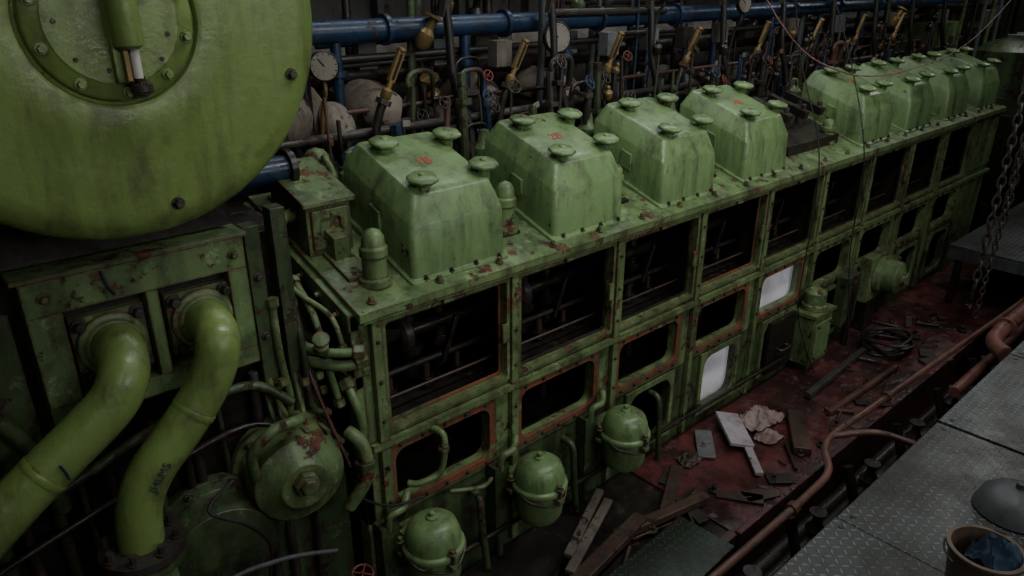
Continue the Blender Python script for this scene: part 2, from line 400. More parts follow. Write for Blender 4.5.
b.done(.003, parent=ENG)

# ------------------------------------------------------------------ turbocharger
b = B('turbocharger')
C = Vector((-.962, -.43, 3.305))
prof = [(0, -.012), (.155, -.012), (.16, -.008), (.19, -.006), (.197, 0), (.2, .02), (.208, .022), (.212, .006), (.225, .0), (.30, .014), (.40, .024), (.50, .026), (.525, .030), (.555, .042), (.575, .062), (.584, .09), (.586, .13), (.576, .14), (.576, .16), (.586, .17), (.586, .3), (.54, .37), (.40, .38), (.36, .6), (.30, .65), (.30, 1.2), (0, 1.2)]
b.lathe(prof, C, (0, 1, 0), LIME, 72)
for i in range(10):
    a = math.radians(20 + 36 * i); b.bolt(C + Vector((.178 * math.cos(a), -.006, .178 * math.sin(a))), (0, -1, 0), .010, .02, LIME)
for i in range(6):
    a = math.radians(-20 - 60 * i); b.bolt(C + Vector((.5 * math.cos(a), .026, .5 * math.sin(a))), (0, -1, 0), .012, .022, GREEND)
for q, (dx, dz) in enumerate(((-.1, -.09), (.11, .06), (.1, -.1), (-.09, .07), (-.03, -.12), (.125, -.04), (-.13, 0))):
    b.lathe([(.006, 0), (.006, .002)], C + Vector((dx, -.013, dz)), (0, -1, 0), OIL, 8)
gx = C.x + .015
b.lathe([(.02, 0), (.034, .01), (.036, .03), (.036, .21), (.028, .22), (.028, .25), (0, .26)], (gx, C.y - .055, C.z - .07), (0, 0, 1), LIME, 20)
b.box(gx - .05, gx + .05, C.y - .03, C.y - .01, C.z + .06, C.z + .2, LIME)
b.box(gx - .035, gx + .035, C.y - .035, C.y - .01, C.z - .15, C.z - .05, LIME)
b.cyl((gx + .01, C.y - .05, C.z - .14), (gx + .01, C.y - .05, C.z - .07), .012, GLASS, 12)
b.box(gx - .018, gx - .006, C.y - .06, C.y - .035, C.z - .145, C.z - .07, BRASS)
b.bolt((gx + .015, C.y - .03, C.z - .165), (0, -1, 0), .018, .035, STEEL)
b.lathe([(.012, 0), (.026, .012), (.026, .03), (.012, .035), (.012, .05)], (gx + .015, C.y - .045, C.z - .185), (0, 0, 1), STEEL, 14)
b.lathe([(.03, 0), (.03, .015), (.012, .017), (.012, .03), (0, .034)], (gx + .07, C.y - .012, C.z + .08), (0, -1, 0), LIME, 16)
b.obox(C + Vector((-.04, -.014, .16)), (.08, .004, .05), Matrix.Rotation(.0, 3, 'Y'), OIL)
b.cyl((C.x - .3, .4, 3.2), (C.x - .3, .4, 2.5), .14, GREEND)
b.cyl((C.x + .2, .35, 3.1), (C.x + .2, .35, 2.5), .12, OIL)
b.box(C.x - .45, C.x + .4, .1, .5, 2.56, 2.75, OIL)
b.done(.003)

# ------------------------------------------------------------------ charge air casing under the turbo
b = B('charge_air_casing')
X0, X1 = -1.26, -.555
b.box(-3.2, -.33, .12, 1.0, .0, 2.5, OIL)
b.box(X0, X1, -.0, .12, 2.42, 2.535, GREENW); b.box(X0, X1, .0, .12, 2.03, 2.1, GREENW)
b.box(X0, X0 + .10, 0, .12, 2.1, 2.42, GREENW); b.box(X1 - .07, X1, 0, .12, 2.1, 2.42, GREENW)
b.box(-.91, -.87, .0, .12, 2.1, 2.42, GREENW)
b.box(X0 + .1, -.91, .06, .12, 2.1, 2.42, OIL); b.box(-.87, X1 - .07, .06, .12, 2.1, 2.42, OIL)
b.box(X0 - .02, X1 + .02, .0, .14, 2.535, 2.55, GREENW)
for x in (-1.2, -.6): b.bolt((x, 0, 2.48), (0, -1, 0), .012, .025, GREENW)
for cx in (-1.035, -.735):
    b.box(cx - .115, cx + .115, .02, .06, 2.15, 2.38, GREENW)
    for sx in (-1, 1):
        for sz in (-1, 1):
            b.bolt((cx + sx * .09, .02, 2.265 + sz * .09), (0, -1, 0), .016, .04, STEEL)
    b.lathe([(.11, 0), (.11, .015), (.092, .02), (.085, .03)], (cx, .02, 2.265), (0, -1, 0), GREENW, 28)
b.box(-.53, -.47, .05, .12, 1.4, 2.55, GREEND); b.box(-.42, -.36, .05, .12, 1.4, 2.6, GREEND)
for z in (1.6, 1.85, 2.1, 2.35): b.bolt((-.50, .05, z), (0, -1, 0), .012, .02, STEEL)
b.tube([(-1.03, -.006, 2.53), (-1.02, -.006, 2.48), (-1.0, -.006, 2.44)], .005, BLUE, 6)
b.box(-1.6, -1.3, .02, .12, 1.9, 2.45, GREEND)
for z in (1.95, 2.1, 2.25, 2.4): b.bolt((-1.45, .02, z), (0, -1, 0), .018, .03, OIL)
for i in range(16):
    x = -1.9 + i * .1; b.cyl((x, .08, .4), (x + R.uniform(-.05, .05), .08, 1.95), R.choice((.012, .02, .03)), R.choice((OIL, GREEND, STEEL)), 10)
b.tube([(-1.8, .0, 1.7), (-1.3, .03, 1.78), (-.9, .04, 1.9), (-.6, .04, 1.92), (-.45, .0, 1.8)], .02, GREEND, 10)
b.tube([(-1.8, .0, 1.5), (-1.3, .03, 1.62), (-.7, .04, 1.75), (-.5, .0, 1.7)], .012, OIL, 10)
b.tube([(-2.0, -.05, 2.3), (-1.5, -.02, 2.2), (-1.35, .0, 2.0), (-1.3, .04, 1.7)], .03, GREEND, 12)
b.done(.004)
b = B('air_duct_pipe')
b.tube([(-1.035, .03, 2.265), (-1.035, -.06, 2.263), (-1.055, -.13, 2.21), (-1.115, -.15, 2.13), (-1.27, -.15, 2.02), (-1.42, -.155, 1.92), (-1.75, -.18, 1.69), (-2.2, -.2, 1.4)], .078, LIME, 28, 8)
b.tube([(-1.30, -.232, 2.03), (-1.29, -.232, 2.0), (-1.285, -.23, 1.97)], .004, BLUE, 6)
b.lathe([(.079, -.012), (.0805, -.008), (.0805, .008), (.079, .012)], (-1.34, -.152, 1.973), (-.83, 0, -.56), LIME, 28)
b.done(0)
b = B('air_duct_pipe')
b.tube([(-.735, .03, 2.265), (-.735, -.06, 2.27), (-.745, -.135, 2.24), (-.77, -.15, 2.16), (-.83, -.15, 2.06), (-.93, -.15, 1.95), (-1.04, -.15, 1.84), (-1.10, -.15, 1.73), (-1.12, -.15, 1.60), (-1.12, -.15, 1.5)], .075, LIME, 28, 8)
b.lathe([(.076, -.012), (.0775, -.008), (.0775, .008), (.076, .012)], (-.87, -.15, 2.01), (-.62, 0, -.7), LIME, 28)
b.lathe([(.14, 0), (.14, .03), (.085, .034)], (-1.12, -.15, 1.545), (0, 0, 1), STEEL, 28)
b.lathe([(.14, 0), (.14, .03)], (-1.12, -.15, 1.51), (0, 0, 1), GREEND, 28)
for i in range(8):
    a = i * math.pi / 4 + .3; b.bolt((-1.12 + .115 * math.cos(a), -.15 + .115 * math.sin(a), 1.575), (0, 0, 1), .014, .04, STEEL)
b.cyl((-1.12, -.15, .6), (-1.12, -.15, 1.51), .09, GREENW)
ob = b.done(0)
cu = bpy.data.curves.new('handwritten_marking', 'FONT'); cu.body = 'JHLMS'; cu.size = .04; cu.extrude = .0006; cu.materials.append(CLOTHB)
t = bpy.data.objects.new('handwritten_marking', cu); t.parent = ob; t.location = Vector((-1.06, -.2275, 1.80)) - ob.location; t.rotation_euler = (math.pi / 2, -.9, 0); sc.collection.objects.link(t)

b = B('lube_oil_pump')
b.lathe([(.21, 0), (.21, .12), (.235, .12), (.235, .16), (.21, .17), (.19, .3), (.12, .33), (.1, .36), (0, .36)], (-.47, .2, 1.50), (-.1, -1, 0), GREENW, 36)
b.lathe([(.055, 0), (.055, .03), (.035, .032), (.035, .055)], (-.505, -.155, 1.52), (-.1, -1, 0), GREENW, 6)
for i in range(8):
    a = i * math.pi / 4; b.bolt((-.485 + .222 * math.cos(a), .045, 1.5 + .222 * math.sin(a)), (0, -1, 0), .012, .03, GREEND)
b.lathe([(.25, 0), (.25, .1), (.28, .1), (.28, .15), (.24, .16), (.2, .26), (.08, .29), (0, .29)], (-.80, .2, 1.28), (-.1, -1, 0), GREEND, 36)
for i in range(10):
    a = i * math.pi / 5; b.bolt((-.815 + .265 * math.cos(a), .05, 1.28 + .265 * math.sin(a)), (0, -1, 0), .012, .03, GREEND)
b.tube([(-.47, .1, 1.7), (-.47, -.1, 1.78), (-.6, -.14, 1.8), (-.68, -.1, 1.7), (-.66, -.06, 1.55)], .022, GREENW, 14)
b.tube([(-.25, -.05, 1.6), (-.22, -.12, 1.55), (-.22, -.14, 1.4), (-.3, -.1, 1.25)], .03, GREENW, 14)
b.lathe([(.05, 0), (.05, .03)], (-.22, -.135, 1.45), (0, 0, 1), GREEND, 6)
for i in range(7):
    a = .4 + i * .5; b.box(-.47 + .2 * math.cos(a) - .01, -.47 + .2 * math.cos(a) + .01, -.08, .1, 1.5 + .19 * math.sin(a) - .01, 1.5 + .19 * math.sin(a) + .01, GREENW)
b.box(-.7, -.2, .1, .4, .3, 1.3, GREEND); b.box(-1.1, -.7, .15, .4, .3, 1.1, OIL)
b.done(.003)
b = B('fuel_pipework')
def pipe_fit(pts, r, mat, n=12):
    b.tube(pts, r, mat, n)
    for p, q in ((pts[0], pts[1]), (pts[-1], pts[-2])):
        b.cyl(p, Vector(p) + (Vector(q) - Vector(p)).normalized() * r * 2.2, r * 1.7, mat, 6)
pipe_fit([(-.5, .3, 2.08), (-.42, .15, 2.05), (-.3, .0, 1.98), (-.15, -.08, 1.96)], .02, GREENW)
pipe_fit([(-.42, .25, 1.90), (-.34, .08, 1.92), (-.22, -.04, 1.90), (-.13, -.06, 1.92)], .024, GREENW)
pipe_fit([(-.46, .05, 2.25), (-.46, .04, 2.0), (-.44, .04, 1.8), (-.46, .06, 1.66)], .016, GREENW)
pipe_fit([(-.36, .1, 2.2), (-.36, .04, 2.0), (-.36, .02, 1.75), (-.3, .0, 1.68)], .014, GREEND)
pipe_fit([(-.25, .3, 2.2), (-.27, .1, 2.1), (-.27, .02, 1.9), (-.24, 0, 1.7)], .016, GREENW)
pipe_fit([(-.2, .02, 1.8), (-.2, -.06, 1.72), (-.18, -.07, 1.6), (-.2, -.06, 1.5)], .02, GREENW)
pipe_fit([(-.33, .35, 2.35), (-.30, .2, 2.2), (-.22, .05, 2.1), (-.2, .0, 1.95)], .012, GREENW)
for i in range(14):
    y = R.uniform(-.02, .3); x = R.uniform(-.55, -.2)
    b.tube([(x, y + .2, R.uniform(1.9, 2.2)), (x - .03, y, R.uniform(1.7, 1.9)), (x + R.uniform(-.1, .1), y - .1, R.uniform(1.3, 1.6))], R.choice((.006, .01, .012)), R.choice((GREEND, OIL, GREENW, COPPER)), 8)
    b.lathe([(.02, 0), (.02, .03)], (x, y, R.uniform(1.7, 1.9)), (0, .2, 1), GREENW, 6)
b.lathe([(.02, 0), (.03, .015), (.03, .05), (.015, .06), (.015, .09), (.035, .095), (.035, .105), (0, .11)], (-.3, -.0, 1.98), (-.2, -.5, .8), GREENW, 12)
b.done(0)
b = B('conduit_pipe'); b.tube([(-2.2, -.4, 1.35), (-1.5, -.4, 1.42), (-1.2, -.38, 1.46), (-1.1, -.3, 1.5)], .015, GREYD, 12)
b.tube([(-1.6, -.3, 1.1), (-1.0, -.3, 1.35), (-.7, -.25, 1.3), (-.45, -.25, 1.2)], .010, GREYD, 10); b.done(0)
b = B('electric_cable'); b.tube([(-.78, -.14, 1.66), (-.9, -.2, 1.62), (-.78, -.22, 1.5), (-.7, -.2, 1.35), (-.72, -.2, 1.2)], .007, BLACK, 8)
b.tube([(-.12, -.04, 1.45), (-.25, -.08, 1.3), (-.1, -.1, 1.15), (.1, -.1, 1.1)], .006, BLACK, 8); b.done(0)
b = B('red_hand_valve'); b.wheel((-.36, -.28, 1.04), (0, -.2, 1), .045, REDW); b.cyl((-.36, -.28, .8), (-.36, -.28, 1.0), .02, GREEND); b.done(0)

# ------------------------------------------------------------------ filter pots
def pot(x):
    b = B('filter_housing'); z = .87; y = -.21
    b.lathe([(0, -.20), (.06, -.195), (.11, -.17), (.128, -.13), (.13, .02), (.148, .022), (.152, .03), (.152, .048), (.148, .055), (.136, .06), (.132, .11), (.115, .155), (.08, .182), (.03, .192), (.03, .2), (.015, .205), (.015, .225), (0, .228)], (x, y, z), (0, 0, 1), GREEN, 32)
    for a in (0.5, 2.6, 4.7):
        px, py = x + .155 * math.cos(a), y + .155 * math.sin(a)
        b.cyl((px, py, z - .02), (px, py, z + .09), .01, STEEL, 8); b.bolt((px, py, z + .075), (0, 0, 1), .014, .025, GREENW)
        b.box(px - .02, px + .02, py - .02, py + .02, z - .005, z + .02, GREENW)
    b.tube([(x - .15, y, z + .04), (x - .13, y - .08, z + .01), (x, y - .15, z - .03), (x + .13, y - .08, z + .01), (x + .15, y, z + .04)], .006, STEEL, 8)
    b.box(x - .09, x + .09, -.10, .0, z - .1, z + .06, GREENW)
    b.box(x - .2, x - .1, -.08, .0, z - .25, z + .14, GREEND)
    b.tube([(x - .15, -.06, z + .1), (x - .15, -.08, z + .2), (x - .08, -.09, z + .22), (x - .02, -.04, z + .25)], .02, GREENW, 12)
    b.cyl((x - .15, -.05, z - .25), (x - .15, -.05, .4), .022, GREEND, 12)
    b.done(.002)
for x in (.06, .76, 1.46): pot(x)
b = B('grab_handle'); b.tube([(.21, -.02, 1.40), (.23, -.09, 1.38), (.22, -.1, 1.26), (.19, -.09, 1.18), (.10, -.06, 1.15), (.06, -.02, 1.15)], .017, GREENW, 12)
b.lathe([(.03, 0), (.03, .02)], (.225, -.095, 1.3), (0, 0, 1), GREENW, 6); b.done(0, parent=ENG)
b = B('oil_drain_pipe')
for x in (.45, 1.15, 1.95):
    b.tube([(x, 0, .9), (x, -.08, .88), (x, -.1, .7), (x + .03, -.1, .42)], .02, GREEND, 12)
b.tube([(.3, -.03, .98), (.45, -.1, .97), (.55, -.06, .95)], .012, GREENW, 10)
b.cyl((-.1, -.08, .6), (3.6, -.08, .6), .015, OIL, 12)
b.done(0, parent=ENG)

b = B('oil_mist_box')
b.box(3.76, 4.06, -.2, -.02, .50, .92, GREENW); b.box(3.74, 4.08, -.22, -.02, .92, .95, GREENW)
b.box(3.79, 4.03, -.215, -.2, .55, .86, GREEN)
b.lathe([(.1, 0), (.1, .04), (.085, .05), (.085, .14), (.05, .17), (0, .17)], (3.9, -.11, .95), (0, 0, 1), GREENW, 24)
for sx in (3.81, 4.01):
    for z in (.57, .84): b.bolt((sx, -.215, z), (0, -1, 0), .01, .02, STEEL)
b.box(3.85, 3.98, -.15, 0, .405, .5, GREEND); b.done(.005)
b = B('governor_housing')
b.box(4.88, 5.2, -.12, -.02, .7, 1.12, GREENW)
b.lathe([(.17, 0), (.17, .06), (.15, .07), (.15, .18), (.12, .2), (.06, .22), (.05, .26), (0, .26)], (5.1, -.10, .93), (.1, -1, 0), GREENW, 28)
b.lathe([(.07, 0), (.07, .012)], (5.12, -.34, .93), (.1, -1, 0), GREY, 20)
b.box(5.3, 5.5, -.14, -.02, .55, 1.0, GREEND); b.box(4.45, 4.7, -.12, -.02, .6, 1.05, GREEND)
b.cyl((4.58, -.12, 1.0), (4.58, -.12, .41), .03, OIL); b.box(4.95, 5.15, -.12, -.0, .405, .7, OIL); b.done(.005)
b = B('crankcase_door'); b.box(3.37, 3.75, -.055, -.021, .5, .95, OIL); b.tube([(3.5, -.055, .7), (3.5, -.1, .7), (3.62, -.1, .7), (3.62, -.055, .7)], .01, STEEL, 8); b.done(.01, parent=ENG)

# ------------------------------------------------------------------ lower deck, trench and walkway
b = B('engine_bed'); b.box(1.75, 9, -.86, .0, .30, .40, REDF); b.box(1.75, 9, -.88, -.84, .0, .415, REDF)
b.box(-1.6, 1.75, -.84, .0, .28, .385, OIL); b.box(-1.6, 1.75, -.86, -.80, .0, .40, WOODR)
for i in range(12): b.box(-1.4 + i * .9, -1.36 + i * .9, -.82, -.02, .0, .28, OIL)
b.done(.006)
b = B('green_floor_plate'); b.obox(Vector((1.15, -.78, .455)), (.85, .36, .02), Matrix.Rotation(.05, 3, 'Z'), PLATEG)
b.box(.8, .84, -.9, -.65, .4, .445, OIL); b.box(1.5, 1.54, -.9, -.65, .4, .445, OIL); b.done(.003)
b = B('checker_plate_walkway')
x = -2.2
for i in range(10):
    L = 1.25
    for j in range(3):
        dz = R.uniform(-.010, .010)
        b.box(x + .008, x + L - .008, -1.44 - (j + 1) * .8 + .008, -1.44 - j * .8 - .006, .985 + dz, 1.0 + dz, PLATE)
        for cx, cy in ((x + .06, -1.5 - j * .8), (x + L - .06, -1.5 - j * .8)): b.lathe([(.014, 0), (.012, .005), (0, .006)], (cx, cy, 1.0 + dz), (0, 0, 1), OIL, 10)
    b.box(x - .03, x + .03, -3.8, -1.46, .90, .972, OIL)
    for yy in (-1.5, -2.6, -3.7): b.box(x - .03, x + .03, yy - .03, yy + .03, 0, .9, OIL)
    x += L
b.box(-2.2, 10.3, -1.50, -1.45, .90, .972, OIL)
b.done(.0015, bseg=1)
b = B('far_platform'); b.box(6.2, 9.5, -1.40, -.30, .97, 1.0, PLATE); b.box(6.2, 6.26, -1.40, -.30, .86, .97, GREYD); b.box(6.2, 9.5, -1.38, -1.34, .9, .97, GREYD)
for xx in (6.25, 8, 9.4):
    for yy in (-1.3, -.4): b.box(xx - .03, xx + .03, yy - .03, yy + .03, 0 if yy < -.9 else .415, .96, OIL)
b.done(.003)
b = B('rusty_trench_pipe')
b.tube([(-.3, -1.16, .78), (.8, -1.16, .78), (1.4, -1.16, .78), (1.9, -1.16, .79), (2.15, -1.14, .80), (2.35, -1.02, .80), (2.55, -.98, .80), (3.0, -1.0, .80), (4.0, -1.05, .82), (5.2, -1.1, .82), (6.0, -1.12, .82)], .022, COPPER, 14, 8)
b.lathe([(.036, 0), (.036, .05)], (1.7, -1.16, .785), (1, 0, 0), COPPER, 8)
b.lathe([(.036, 0), (.036, .05)], (3.2, -1.01, .805), (1, 0, 0), COPPER, 8)
b.tube([(2.5, -.98, .80), (2.75, -1.15, .8), (2.8, -1.4, .8)], .02, COPPER, 12)
b.done(0)
b = B('faded_red_pipe')
b.tube([(3.9, -1.22, .66), (5.0, -1.22, .66), (6.5, -1.22, .70)], .04, PINK, 18)
b.tube([(4.2, -1.40, .93), (4.35, -1.28, .92), (4.6, -1.24, .92), (5.2, -1.24, .92), (6.15, -1.24, .92)], .055, PINK, 18)
for x in (4.7, 5.4): b.lathe([(.08, 0), (.08, .03)], (x, -1.24, .92), (1, 0, 0), PINK, 20)
b.done(0)
b = B('bilge_pipework')
for y, z, r in ((-1.0, .2, .05), (-1.15, .35, .04), (-1.32, .5, .06), (-1.36, .25, .05)):
    b.cyl((-2, y, z), (9.5, y, z), r, OIL, 14)
for i in range(14):
    x = -1 + i * .7; b.cyl((x, -1.3, .1), (x + .05, -1.1, .62), .03, OIL, 10)
    b.lathe([(.05, 0), (.06, .04), (.03, .08), (.02, .14), (.05, .15), (.05, .16)], (x + .3, -1.15, .39), (0, 0, 1), OIL, 12)
b.done(0)

def plank(name, c, size, rz, mat, rx=0, ry=0):
    b = B(name); rot = Matrix.Rotation(rz, 3, 'Z') @ Matrix.Rotation(ry, 3, 'Y') @ Matrix.Rotation(rx, 3, 'X')
    b.obox(Vector(c), size, rot, mat); return b.done(.006)
plank('wooden_plank', (1.02, -.36, .50), (.65, .055, .03), .40, WOOD)
plank('wooden_plank', (1.05, -.29, .53), (.6, .05, .03), .44, WOOD)
plank('wooden_plank', (.98, -.50, .47), (.8, .09, .05), .15, WOODR)
plank('wooden_plank', (.45, -.55, .45), (.7, .10, .05), .1, WOODR)
plank('wooden_plank', (1.5, -.50, .45), (.7, .07, .05), -.2, WOODR)
plank('wooden_plank', (1.75, -.38, .44), (.5, .08, .03), .5, WOODR)
plank('wooden_plank', (2.95, -.58, .435), (.5, .12, .06), .6, WOODR)
plank('pale_board', (2.60, -.28, .46), (.40, .17, .03), .85, PALE, .15)
plank('pale_board', (2.48, -.48, .435), (.50, .055, .03), .80, PALE)
plank('pale_board', (2.34, -.22, .425), (.32, .12, .02), .7, GREY)
plank('steel_angle_bar', (4.1, -.35, .44), (1.3, .05, .05), .05, STEEL)
plank('steel_angle_bar', (3.9, -.62, .43), (1.1, .04, .04), -.03, COPPER)
def cloth(c, sx, sy, h, mat, seed, name='oily_rag'):
    b = B(name); n = 44; V = {}
    for i in range(n + 1):
        for j in range(n + 1):
            u, v = i / n - .5, j / n - .5
            w = noise.noise(Vector((u * 3 + seed, v * 3, 1))); w2 = noise.noise(Vector((u * 3, v * 3 + seed, 5)))
            x = (u * (1 - .25 * abs(v)) + .12 * w) * sx; y = (v * (1 - .3 * abs(u)) + .12 * w2) * sy
            rid = 1 - abs(noise.noise(Vector((u * 4 + seed, v * 2 + u, 2))) * 3.0)
            rid2 = 1 - abs(noise.noise(Vector((u * 2 - v * 4, v * 3 + seed, 9))) * 3)
            e = max(0, 1 - 1.7 * max(abs(u), abs(v)) ** 1.3 * 1.6)
            z = h * (.12 + e * .5 + .22 * max(0, rid) + .15 * max(0, rid2))
            V[i, j] = b.bm.verts.new((c[0] + x, c[1] + y, c[2] + z))
    for i in range(n):
        for j in range(n): b.face([V[i, j], V[i + 1, j], V[i + 1, j + 1], V[i, j + 1]], mat)
    ob = b.done(0); md = ob.modifiers.new('thickness', 'SOLIDIFY'); md.thickness = .004
cloth((2.90, -.30, .405), .34, .26, .10, RAG, 3); cloth((2.76, -.46, .405), .2, .16, .04, RAG, 9); cloth((2.15, -.24, .40), .22, .16, .05, WOODR, 5)
b = B('coiled_hose')
pts = []
for i in range(60):
    a = i * .5; r = .17 + .03 * math.sin(i * 1.3); pts.append((4.75 + r * 1.3 * math.cos(a), -.42 + r * math.sin(a), .425 + .0018 * i))
b.tube(pts, .014, BLACK, 8, 2); b.done(0)
b = B('scattered_engine_parts')
for i in range(70):
    x = R.uniform(-.2, 5.8); y = R.uniform(-.8, -.15) if x > 3.4 or x < 2.0 else R.uniform(-.8, -.68)
    if x < 1.7 and y > -.4: y -= .3
    t = R.random(); m = R.choice((OIL, STEEL, OIL, WOODR, WOODR)); sz = R.uniform(.6, 1.4)
    if t < .35: b.lathe([(.03 * sz, 0), (.03 * sz, .02), (.015 * sz, .022), (.015 * sz, .05)], (x, y, .4), (0, 0, 1), m, R.choice((6, 12)))
    elif t < .6:
        a = R.uniform(0, 3); l = R.uniform(.08, .4); b.cyl((x, y, .415), (x + l * math.cos(a), y + l * .6 * math.sin(a), .42), R.choice((.008, .012, .016)), m, 10)
    else: b.obox(Vector((x, y, .412)), (R.uniform(.08, .3), R.uniform(.05, .12), .02), Matrix.Rotation(R.uniform(0, 3), 3, 'Z'), m)
b.done(.002)

# bucket with cloth, grey hood on the walkway
b = B('bucket'); o = (1.50, -2.06, 1.0)
b.lathe([(0, 0), (.10, 0), (.105, .01), (.135, .24), (.145, .245), (.145, .258), (.128, .258), (.098, .02), (0, .015)], o, (0, 0, 1), TAN, 32)
b.tube([(o[0] + .145 * math.cos(a), o[1] + .145 * math.sin(a), 1.24 - .03 * math.sin((a - .8))) for a in [-.2 + i * .35 for i in range(9)]], .004, STEEL, 6)
b.done(0)
cloth((1.52, -2.09, 1.19), .2, .2, .14, CLOTHB, 21, 'blue_work_cloth')
b = B('steel_funnel'); b.lathe([(0, .13), (.03, .13), (.10, .115), (.15, .07), (.17, .01), (.175, .0), (.165, .0), (.14, .06), (.09, .1), (0, .115)], (2.23, -2.0, 1.012), (0, 0, 1), GREYD, 36)
b.lathe([(.02, 0), (.02, .03), (0, .035)], (2.23, -2.0, 1.14), (0, 0, 1), GREYD, 16); b.done(0)

# ------------------------------------------------------------------ chains
def chain(x, y, z0, z1, s, name='hoist_chain', hang=None):
    b = B(name); n = int((z1 - z0) / (s * 1.45))
    for i in range(n):
        zc = z1 - i * s * 1.45; ang = (i % 2) * math.pi / 2 + .5
        ox = .012 * math.sin(i * .13); pts = []
        for q in range(8):
            a = q * math.pi / 4; u = .5 * s * math.cos(a) * .95; v = s * math.sin(a) * .95
            pts.append((x + ox + u * math.cos(ang), y + u * math.sin(ang), zc + v))
        b.tube(pts, s * .19, STEEL, 6, 2, True)
    b.done(0)
chain(5.15, -.86, .95, 5.5, .055); chain(5.32, -.90, 1.5, 5.5, .055); chain(5.48, -.86, 1.2, 5.5, .035)
chain(5.05, -.95, .75, 2.2, .035)
b = B('chain_hook'); b.tube([(5.15, -.86, 1.0), (5.15, -.86, .92), (5.19, -.86, .86), (5.16, -.86, .81), (5.11, -.86, .83), (5.10, -.86, .87)], .013, STEEL, 10); b.done(0)

# ------------------------------------------------------------------ background services
b = B('blue_cooling_water_pipe')
b.cyl((-.2, 1.2, 3.13), (9.5, 1.2, 3.13), .062, BLUE, 24)
for i in range(9):
    x = .55 + .885 * i
    b.lathe([(.085, 0), (.085, .03)], (x + .3, 1.2, 3.13), (1, 0, 0), BLUE, 24)
    b.cyl((x, 1.2, 3.13), (x, 1.2, 2.55), .030, BLUE, 16); b.lathe([(.05, 0), (.05, .03)], (x, 1.2, 2.9), (0, 0, 1), BLUE, 16)
    b.tube([(x, 1.2, 2.62), (x, 1.1, 2.5), (x, .95, 2.45), (x, .8, 2.42)], .033, BLUE, 14)
b.done(0, parent=SRV)
b = B('blue_service_pipe'); b.cyl((-3, .62, 2.6), (-.05, .62, 2.6), .06, BLUE, 24); b.lathe([(.09, 0), (.09, .04)], (-.35, .62, 2.6), (1, 0, 0), BLUE, 24)
b.lathe([(.085, 0), (.085, .03)], (-.08, .62, 2.6), (1, 0, 0), OIL, 24); b.done(0, parent=SRV)
b = B('upper_steel_pipe'); b.cyl((-.5, 1.35, 3.42), (10, 1.35, 3.42), .045, GREYD, 20); b.cyl((-.5, 1.5, 2.86), (10, 1.5, 2.86), .07, STEEL, 20)
b.cyl((-.5, 1.1, 2.72), (10, 1.1, 2.72), .014, COPPER, 12); b.cyl((-.5, 1.0, 2.62), (9, 1.0, 2.62), .025, STEEL, 12)
b.cyl((-.5, 1.25, 2.98), (10, 1.25, 2.98), .022, BLACK, 12)
for i in range(10): b.cyl((i * 1.0, 1.36, 3.42), (i * 1.0, 1.36, 5.5), .012, STEEL, 8); b.lathe([(.065, 0), (.065, .03)], (i * 1.0, 1.35, 3.42), (1, 0, 0), GREYD, 20)
b.done(0, parent=SRV)
b = B('lagged_exhaust_manifold'); b.tube([(-.4, 2.0, 2.75), (2, 2.02, 2.73), (5, 2.0, 2.75), (9.8, 2.0, 2.75)], lambda t: .32 + .018 * math.sin(t * 90), LAG, 28, 24)
for i in range(9): b.tube([(.5 + .885 * i, 1.9, 2.6), (.5 + .885 * i, 1.5, 2.55), (.5 + .885 * i, 1.1, 2.3)], .10, LAG, 16)
for i in range(5): b.box(.4 + i * 2, .5 + i * 2, 1.9, 2.1, 0, 2.5, OIL)
b.done(0, parent=SRV)
b = B('rear_service_gallery'); b.box(-.1, 9, 1.05, 2.4, 2.05, 2.12, OIL); b.box(-.1, 9, 1.1, 1.2, 0, 2.05, OIL); b.done(0, parent=SRV)
b = B('lagging_blanket')
for i, (x, y, z, r) in enumerate(((.10, 1.25, 2.74, .17), (.40, 1.25, 2.68, .14), (.78, 1.3, 2.70, .14), (1.6, 1.35, 2.68, .13), (2.3, 1.35, 2.66, .13))):
    q = []
    for j in range(5): q.append((x + .1 * math.sin(j * 2 + i), y + .1 * (j - 2), z + .05 * math.cos(j * 3 + i)))
    b.tube(q, lambda t, r=r: r * (1 + .22 * math.sin(t * 17)) * (.6 + .4 * math.sin(math.pi * min(1, max(0, t)))), LAGP, 18, 8)
b.done(0, parent=SRV)

def thermo(x, tilt=.45):
    b = B('brass_thermometer'); y = .92; z = 2.80
    d = Vector((math.sin(tilt), -.1, math.cos(tilt))).normalized()
    p = Vector((x, y, z)); rot = Vector((0, 0, 1)).rotation_difference(d).to_matrix()
    b.obox(p + d * .18, (.042, .026, .17), rot, BRASS)
    b.obox(p + d * .18 + rot @ Vector((0, -.014, 0)), (.016, .004, .14), rot, OIL)
    b.lathe([(.022, 0), (.03, .01), (.03, .05), (.016, .06), (.016, .1)], p, d, BRASS, 12)
    b.lathe([(.026, 0), (.026, .015), (0, .02)], p + d * .265, d, BRASS, 12)
    b.tube([p, p - d * .08, p - d * .14 + Vector((0, 0, -.05)), Vector((x - .08, y, 2.42))], .024, OIL, 10)
    b.lathe([(.045, 0), (.045, .03)], p - d * .03, d, STEEL, 6)
    b.done(.002)
for i in range(8): thermo(.66 + .885 * i + (.0 if i < 4 else .1), .42 + .08 * math.sin(i * 3))

